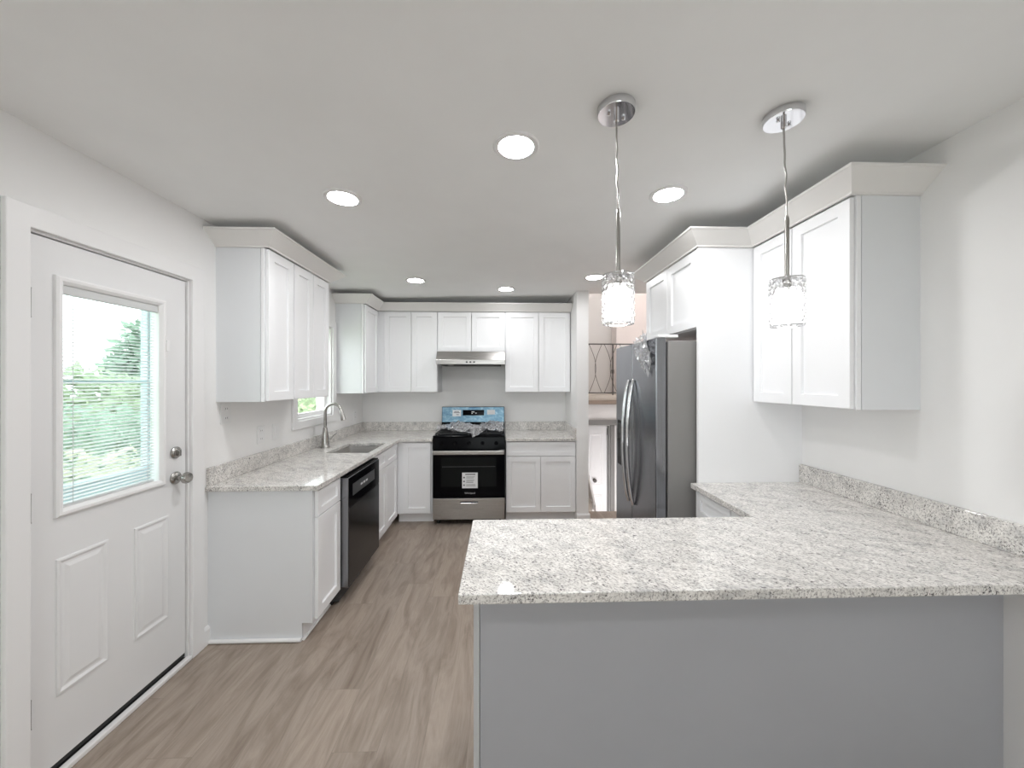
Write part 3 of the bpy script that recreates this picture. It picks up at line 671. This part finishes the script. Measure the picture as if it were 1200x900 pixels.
for k, z in enumerate((0.500, 0.488, 0.466, 0.454, 0.442, 0.420, 0.408)):
    mb.box((-0.355, RY-0.0270, z), (-0.258-random.uniform(0, 0.04), RY-0.0262, z+0.004))
for z in (0.488, 0.448, 0.410): mb.box((-0.386, RY-0.0270, z), (-0.370, RY-0.0262, z+0.014))
mb.build('print', M['ink'], st)
def text(body, size, loc, rot, m, name, parent):
    cu = bpy.data.curves.new(name, 'FONT'); cu.body = body; cu.size = size; cu.align_x = 'CENTER'; cu.extrude = 0.0004
    o = bpy.data.objects.new(name+'_curve', cu); C.objects.link(o)
    dg = bpy.context.evaluated_depsgraph_get(); dg.update()
    me = bpy.data.meshes.new_from_object(o.evaluated_get(dg))
    bpy.data.objects.remove(o); bpy.data.curves.remove(cu)
    me.name = name
    me.transform(Matrix.Translation(Vector(loc)-OFF[parent.name]) @ rot)
    me.materials.clear(); me.materials.append(m)
    q = bpy.data.objects.new(name, me); C.objects.link(q); q.parent = parent; OFF[q.name] = OFF[parent.name]
    return q
text('Whirlpool', 0.026, (-0.318, RY-0.0246, 0.326), Matrix.Rotation(math.pi/2, 4, 'X'), M['logo'], 'brand_lettering', od)
mb = MB(); mb.box((RX0+0.004, RY-0.020, 0.062), (RX1-0.004, RY+0.008, 0.279), 0.004); dw = mb.build('storage_drawer', M['steel'], r)
mb = MB(); mb.box((-0.42, RY-0.032, 0.222), (-0.235, RY-0.019, 0.236), 0.003); mb.build('drawer_pull', M['chrome'], dw)
mb = MB(); mb.box((-0.42, RY-0.0212, 0.237), (-0.235, RY-0.0196, 0.247)); mb.build('pull_recess', M['dark'], dw)
for x in (RX0+0.05, RX1-0.05):
    for y in (RY+0.06, 4.38):
        mb = MB(); mb.lathe([(0.018, 0), (0.018, 0.02), (0.010, 0.022), (0.010, 0.056)], (x, y, 0), 14); mb.build('foot', M['rubber'], r, True)
mb = MB(); mb.poly([(RX0, 4.36, 0.922), (RX0, 4.44, 0.922), (RX0, 4.44, 1.178), (RX0, 4.395, 1.178), (RX0, 4.375, 0.985)], (RX1-RX0, 0, 0)); bg = mb.build('backguard', M['black_gloss'], r, mod=0.004)
def bgf(x0, x1, z0, z1, n, name, m, parent):
    yy = lambda z: 4.375 + (z-0.985)*0.02/0.193
    mb = MB(); mb.poly([(x0, yy(z0)-n, z0), (x0, yy(z1)-n, z1), (x0, yy(z1)-n+0.0025, z1), (x0, yy(z0)-n+0.0025, z0)], (x1-x0, 0, 0))
    return mb.build(name, m, parent)
fp = bgf(RX0+0.006, RX1-0.006, 0.998, 1.172, 0.002, 'film_panel', M['blue'], bg); fp['label'] = 'stainless panel still under blue film'
bgf(-0.455, -0.200, 1.075, 1.140, 0.0035, 'display', M['black_glass'], bg)
bgf(-0.575, -0.475, 1.065, 1.140, 0.0035, 'paper_label', M['paper'], bg)
bgf(-0.165, -0.070, 1.085, 1.140, 0.0035, 'paper_label', M['paper'], bg)
for x0, x1, z in ((-0.555, -0.498, 1.118), (-0.560, -0.490, 1.105), (-0.530, -0.500, 1.082)): bgf(x0, x1, z, z+0.007, 0.0042, 'print', M['ink'], bg)
for x0, x1, z in ((-0.350, -0.315, 1.112), (-0.350, -0.335, 1.095), (-0.305, -0.290, 1.098)): bgf(x0, x1, z, z+0.009, 0.0042, 'display_digit', M['paper'], bg)
for gx0, gx1 in ((RX0+0.03, -0.34), (-0.32, RX1-0.03)):
    mb = MB(); y0, y1 = 3.83, 4.31
    for x in (gx0, (gx0+gx1)/2, gx1): mb.box((x-0.006, y0, 0.934), (x+0.006, y1, 0.946), 0.002)
    for y in (y0, y0+0.12, (y0+y1)/2, y1-0.12, y1): mb.box((gx0-0.006, y-0.006, 0.934), (gx1+0.006, y+0.006, 0.946), 0.002)
    for x in (gx0, gx1):
        for y in (y0, y1): mb.box((x-0.006, y-0.006, 0.921), (x+0.006, y+0.006, 0.940))
    mb.build('grate', M['iron'], r)
for x in (RX0+0.19, RX1-0.19):
    for y in (3.95, 4.20):
        mb = MB(); mb.lathe([(0.045, 0.921), (0.045, 0.928), (0.03, 0.932), (0, 0.932)], (x, y, 0), 20); mb.build('burner', M['iron'], r, True)

def crumple(nu, nv, fn, amp, seed, passes=3):
    rnd = random.Random(seed)
    P_ = [[Vector(fn(i/(nu-1), j/(nv-1))) for j in range(nv)] for i in range(nu)]
    for i in range(nu):
        for j in range(nv):
            P_[i][j] += Vector((rnd.gauss(0, amp*0.45), rnd.gauss(0, amp*0.45), rnd.gauss(0, amp)))
    return P_
def sheet(P_, name, m):
    mb = MB(); V = [[mb.bm.verts.new(p) for p in row] for row in P_]
    for a, b in zip(V, V[1:]):
        for i in range(len(a)-1):
            mb.bm.faces.new((a[i], a[i+1], b[i+1], b[i]))
    return mb.build(name, m)
def ff(u, v):
    x = RX0+0.02+u*0.71; y = 3.80+v*0.52 + 0.03*math.sin(u*9)
    z = 0.972 + 0.020*math.sin(u*11+v*5) + 0.018*v
    if v < 0.12:   # the front middle slips over the edge
        s_ = math.exp(-((u-0.60)/0.10)**2)
        y = y + (0.10*(1-s_)) - 0.045*s_; z = z - 0.055*s_ - 0.012*(1-s_)
    return (x, y, z)
P_ = crumple(46, 22, ff, 0.009, 5)
for row in P_:
    for p in row:
        if p.y > 3.78: p.z = max(p.z, 0.948)
        p.x = min(max(p.x, RX0+0.01), RX1+0.02); p.y = min(p.y, 4.345)
tag(sheet(P_, 'plastic_film', M['wrap']), 'crumpled clear plastic wrap lying over the stove grates', 'plastic wrap')

# range hood
r = thing('range_hood', 'slim stainless range hood under the short cabinet above the stove', 'range hood', (-0.33, 4.22, 1.66))
mb = MB(); mb.poly([(RX0, YB-0.002, 1.665), (RX0, 3.985, 1.665), (RX0, 3.985, 1.715), (RX0, 4.055, 1.810), (RX0, YB-0.002, 1.810)], (RX1+0.003-RX0, 0, 0)); mb.build('canopy', M['steel'], r, mod=0.003)
mb = MB(); mb.box((RX0+0.04, 4.02, 1.6605), (RX1-0.04, 4.42, 1.6655)); mb.build('filter', M['plaid_mat'], r)
for x in (-0.37, -0.33, -0.29):
    mb = MB(); mb.box((x-0.010, 3.979, 1.682), (x+0.010, 3.9862, 1.698), 0.002); mb.build('switch', M['rubber'], r)
mb = MB(); mb.lathe([(0.035, 1.661), (0.03, 1.6585), (0, 1.6585)], (-0.55, 4.06, 0), 20); mb.build('lamp_lens', M['plate'], r, True)

# ------------------------------------------------------------------ refrigerator
FX0 = 0.920
r = thing('refrigerator', 'dark stainless side-by-side refrigerator in the alcove beside the tall panel', 'refrigerator', (1.33, 2.53, 0))
FY0, FY1 = 2.150, 2.905
mb = MB(); mb.box((FX0+0.072, FY0, 0.03), (1.72, FY1, 1.722), 0.006); mb.build('body', M['fridge_side'], r)
for y0, y1, nm in ((FY0+0.001, 2.543, 'refrigerator_door'), (2.549, FY1-0.001, 'freezer_door')):
    mb = MB(); mb.box((FX0, y0, 0.075), (FX0+0.062, y1, 1.742), 0.007); d_ = mb.build(nm, M['steel_door'], r)
    mb = MB(); mb.box((FX0+0.062, y0+0.012, 0.085), (FX0+0.0715, y1-0.012, 1.715)); mb.build('gasket', M['rubber'], d_)
    mb = MB(); yh = 2.500 if nm.startswith('refr') else 2.592
    pts = []
    for k in range(17):
        q = k/16; z = 0.63+0.86*q
        pts.append((FX0-0.008-0.044*math.sin(math.pi*q)**0.7, yh, z))
    mb.tube(pts, [0.010]+[0.0135]*15+[0.010], 12); mb.build('handle', M['chrome'], d_, True)
    if nm.startswith('free'):
        mb = MB(); mb.box((FX0-0.0035, 2.66, 0.84), (FX0+0.001, 2.86, 1.18), 0.002); dp = mb.build('dispenser', M['black_gloss'], d_)
        mb = MB(); mb.box((FX0-0.0055, 2.68, 1.08), (FX0-0.0034, 2.84, 1.16), 0.001); mb.build('keypad', M['plaid_mat'], d_)
    mb = MB(); mb.box((FX0+0.02, (y0+0.01) if nm.startswith('refr') else y1-0.07, 1.742), (FX0+0.14, (y0+0.07) if nm.startswith('refr') else y1-0.01, 1.760), 0.005); mb.build('hinge_cover', M['plate'], r)
mb = MB(); mb.box((FX0+0.05, FY0+0.01, 0.0), (FX0+0.07, FY1-0.01, 0.07)); mb.build('kick_grille', M['rubber'], r)
for y in (FY0+0.06, FY1-0.06):
    mb = MB(); mb.lathe([(0.02, 0), (0.02, 0.03)], (1.6, y, 0), 12); mb.build('foot', M['rubber'], r)
# plastic hanging from the top of the door
def hb(u, v):
    wd = 0.035+0.07*math.sin(math.pi*min(1, v*1.1))
    return (FX0-0.022-0.020*math.sin(u*7+v*4), 2.275+(u-0.5)*2*wd+0.02*math.sin(v*5), 1.775-0.215*v-0.03*math.sin(u*9)*v)
P_ = crumple(16, 22, hb, 0.012, 11)
for row in P_:
    for p in row: p.x = min(p.x, FX0-0.004)
tag(sheet(P_, 'plastic_film', M['bag']), 'crumpled clear plastic bag hanging from the refrigerator door top', 'plastic wrap')

# ------------------------------------------------------------------ wall plates
def plate(label, y, z, hw, hh, kind):
    r = thing('outlet_plate' if kind == 'outlet' else 'switch_plate', label, 'outlet' if kind == 'outlet' else 'light switch', (XL, y, z-hh))
    mb = MB(); mb.box((XL, y-hw, z-hh), (XL+0.006, y+hw, z+hh), 0.002); mb.build('cover', M['plate'], r)
    if kind == 'outlet':
        for q in (-0.028, 0.028):
            mb = MB(); mb.box((XL+0.0055, y-0.016, z+q-0.014), (XL+0.008, y+0.016, z+q+0.014), 0.003); s_ = mb.build('socket', M['plate'], r)
            mb = MB()
            for yy in (-0.007, 0.007): mb.box((XL+0.0078, y+yy-0.0012, z+q-0.004), (XL+0.0084, y+yy+0.0012, z+q+0.006))
            mb.build('slot', M['rubber'], s_)
    else:
        n = 2 if hw > 0.05 else 1
        for k in range(n):
            yc = y + (k-(n-1)/2)*0.046
            mb = MB(); mb.box((XL+0.0055, yc-0.016, z-0.033), (XL+0.009, yc+0.016, z+0.033), 0.002); mb.build('rocker', M['plate'], r)
plate('white wall outlet tucked right under the cabinet nearest the entry door', 2.262, 1.287, 0.042, 0.062, 'outlet')
plate('white wall outlet above the counter backsplash, nearer of two low plates', 2.585, 1.112, 0.040, 0.060, 'outlet')
plate('white single light switch between a low outlet and the kitchen window', 2.755, 1.110, 0.038, 0.060, 'switch')
plate('white wall outlet past the window in the shaded inside corner', 4.22, 1.10, 0.038, 0.060, 'outlet')

# ------------------------------------------------------------------ lamps
def recessed(x, y, label, lens='lens', group=None):
    z = CZ(x)
    r = thing('recessed_light', label, 'ceiling light', (x, y, z-0.008), group)
    mb = MB(); mb.lathe([(0.070, -0.0065), (0.088, -0.0065), (0.092, -0.002), (0.092, 0.004), (0.070, 0.004), (0.070, -0.0065)], (x, y, z), 40, cap=False); mb.build('trim_ring', M['trim'], r, True)
    mb = MB(); mb.lathe([(0.0001, -0.0035), (0.070, -0.0035)], (x, y, z), 40, cap=False); mb.build('lens', M[lens], r)
recessed(0.060, 1.455, 'bright round recessed light nearest the viewer, in the ceiling centre')
recessed(-0.790, 1.86, 'bright round recessed light in front of the entry-side wall cabinets')
recessed(0.845, 1.83, 'bright round recessed light between the pendants and the refrigerator crown')
recessed(-0.775, 3.36, 'small far recessed light over the sink-side walkway', 'lens_far')
recessed(0.050, 3.70, 'small far recessed light in front of the stove cabinets', 'lens_far')
recessed(0.845, 3.30, 'small far recessed light beside the pendant, before the hall opening', 'lens_far')
for x, y in ((-0.80, -0.7), (0.85, -0.7), (0.0, -2.1)):  # unseen lamps, added to fill the room from behind
    recessed(x, y, 'round recessed light over the dining end behind the viewer', 'lens_dining', 'dining recessed lights')

def pendant(x, y, label, tilt):
    z = CZ(x)
    r = thing('pendant_lamp', label, 'pendant lamp', (x, y, 1.67), 'crystal pendants over the peninsula')
    mb = MB(); mb.lathe([(0.061, 0.002), (0.063, -0.001), (0.063, -0.022), (0.061, -0.026), (0.0, -0.026)], (x, y, z), 48); cn = mb.build('canopy', M['chrome'], r, True)
    for s_ in (-1, 1):
        mb = MB(); mb.lathe([(0.004, -0.026), (0.006, -0.029), (0.006, -0.034), (0.0, -0.036)], (x+s_*0.028, y+s_*0.010, z), 12); mb.build('screw', M['chrome'], cn, True)
    mb = MB(); mb.lathe([(0.009, -0.026), (0.009, -0.048), (0.005, -0.052)], (x, y, z), 16); mb.build('cord_grip', M['chrome'], cn, True)
    zr = 2.055
    xs = x + tilt
    mb = MB(); n = 24
    mb.tube([(x + tilt*q/n + 0.0018*math.sin(q*1.1)*math.sin(math.pi*q/n), y + 0.0015*math.cos(q*0.8)*math.sin(math.pi*q/n), z-0.045-(z-0.045-zr)*q/n) for q in range(n+1)], 0.0032, 8); mb.build('cord', M['nickel'], r, True)
    mb = MB(); mb.lathe([(0.0045, zr+0.012), (0.0075, zr), (0.0075, 1.856), (0.012, 1.852), (0.012, 1.841)], (xs, y, 0), 16); mb.build('rod', M['nickel'], r, True)
    # socket plate, luminous sleeve, cut-crystal drum
    mb = MB(); mb.lathe([(0.010, 1.844), (0.040, 1.842), (0.042, 1.838), (0.010, 1.836)], (xs, y, 0), 28)
    for k in range(4):
        a = math.pi/4+k*math.pi/2
        mb.tube([(xs+0.035*math.cos(a), y+0.035*math.sin(a), 1.840), (xs+0.049*math.cos(a), y+0.049*math.sin(a), 1.840)], 0.002, 6)
    mb.build('socket_plate', M['chrome'], r, True)
    mb = MB(); mb.lathe([(0.014, 1.837), (0.014, 1.802)], (xs, y, 0), 20); mb.build('bulb_socket', M['nickel'], r, True)
    mb = MB(); mb.lathe([(0.012, 1.802), (0.034, 1.796), (0.036, 1.790), (0.036, 1.692), (0.030, 1.686), (0.001, 1.686)], (xs, y, 0), 28); mb.build('diffuser', M['diffuser'], r, True)
    sh = MB(); rows, cols = 9, 16
    for i in range(rows):
        zc = 1.831 - i*0.0178
        for j in range(cols):
            a = 2*math.pi*(j + 0.5*(i % 2))/cols
            ca, sa = math.cos(a), math.sin(a)
            def pt(rad, tang, dz): return (xs+rad*ca-tang*sa, y+rad*sa+tang*ca, zc+dz)
            w_ = 0.0094
            octo = lambda rad, s_: [pt(rad, s_*math.cos(math.pi*k/4+math.pi/8), s_*math.sin(math.pi*k/4+math.pi/8)) for k in range(8)]
            sh.loft([octo(0.0475, w_*0.55), octo(0.0495, w_), octo(0.0515, w_), octo(0.0548, w_*0.45)])
    sh.build('crystal_drum', M['crystal'], r)
    for zc in (1.8425, 1.6775):
        mb = MB(); mb.lathe([(0.0485, zc-0.0022), (0.0525, zc-0.0022), (0.0525, zc+0.0022), (0.0485, zc+0.0022), (0.0485, zc-0.0022)], (xs, y, 0), 40, cap=False); mb.build('rim', M['chrome'], r, True)
pendant(0.395, 1.245, 'crystal drum pendant hanging in front of the hall opening', 0.006)
pendant(1.005, 1.275, 'crystal drum pendant hanging in front of the large wall cabinet', 0.012)

# ------------------------------------------------------------------ outdoors
mb = MB(); mb.box((-40, -15, -0.45), (XL-0.16, 40, -0.35)); struct(mb.build('ground', M['lawn']))
mb = MB(); mb.box((-2.7, 0.9, -0.35), (XL-0.16, 2.6, -0.05)); struct(mb.build('porch_slab', M['trim']))
def shrub(name, label, c, rad, n, size, m, cat='shrub', trunk=0.0):
    rnd = random.Random(int(abs(c[0]*100)+abs(c[1]*1000)))
    z0 = -0.35
    r = thing(name, label, cat, (c[0], c[1], z0))
    mb = MB()
    for _ in range(n):
        d = Vector((rnd.gauss(0, 1), rnd.gauss(0, 1), rnd.gauss(0, 1))).normalized()
        q = rnd.uniform(0.72, 1.06)
        p = Vector((c[0]+d.x*rad[0]*q, c[1]+d.y*rad[1]*q, c[2]+d.z*rad[2]*q))
        if p.z < z0+0.02: continue
        a = Vector((rnd.gauss(0, 1), rnd.gauss(0, 1), rnd.gauss(0, 0.6))).normalized(); b = a.cross(d+Vector((0.1, 0.2, 0.3))).normalized()
        s_ = size*rnd.uniform(0.6, 1.3)
        mb.bm.faces.new([mb.bm.verts.new(p+a*s_), mb.bm.verts.new(p+b*s_*0.5), mb.bm.verts.new(p-a*s_), mb.bm.verts.new(p-b*s_*0.5)])
    mb.build('foliage', m, r)
    mb = MB(); mb.lathe([(0.05*rad[0]+trunk*0.2, z0), (0.04*rad[0]+trunk*0.15, c[2]-rad[2]*0.6), (0.03*rad[0], c[2]+rad[2]*0.4)], (c[0], c[1], 0), 10); mb.build('trunk', M['twig'], r, True)
shrub('bush', 'pale sunlit bush low outside the entry door glass', (-3.3, 2.55, 0.35), (0.75, 1.3, 0.62), 1800, 0.06, M['leaf_pale'])
shrub('hedge', 'darker green clipped hedge behind the pale bush outdoors', (-5.4, 4.2, 0.45), (1.0, 2.4, 0.75), 2600, 0.09, M['leaf_blue'])
shrub('hedge', 'tall green hedge along the far edge of the yard', (-9.0, 7.0, 0.6), (1.4, 3.2, 1.2), 3200, 0.15, M['leaf'])
shrub('conifer_tree', 'tall loose evergreen tree beyond the hedges outside the door', (-10.5, 11.6, 1.3), (1.3, 1.05, 2.1), 2200, 0.20, M['leaf_blue'], 'tree', 0.5)
shrub('bush', 'green bush seen small through the kitchen window', (-6.0, 10.4, 0.5), (1.0, 1.0, 1.1), 900, 0.12, M['leaf'])
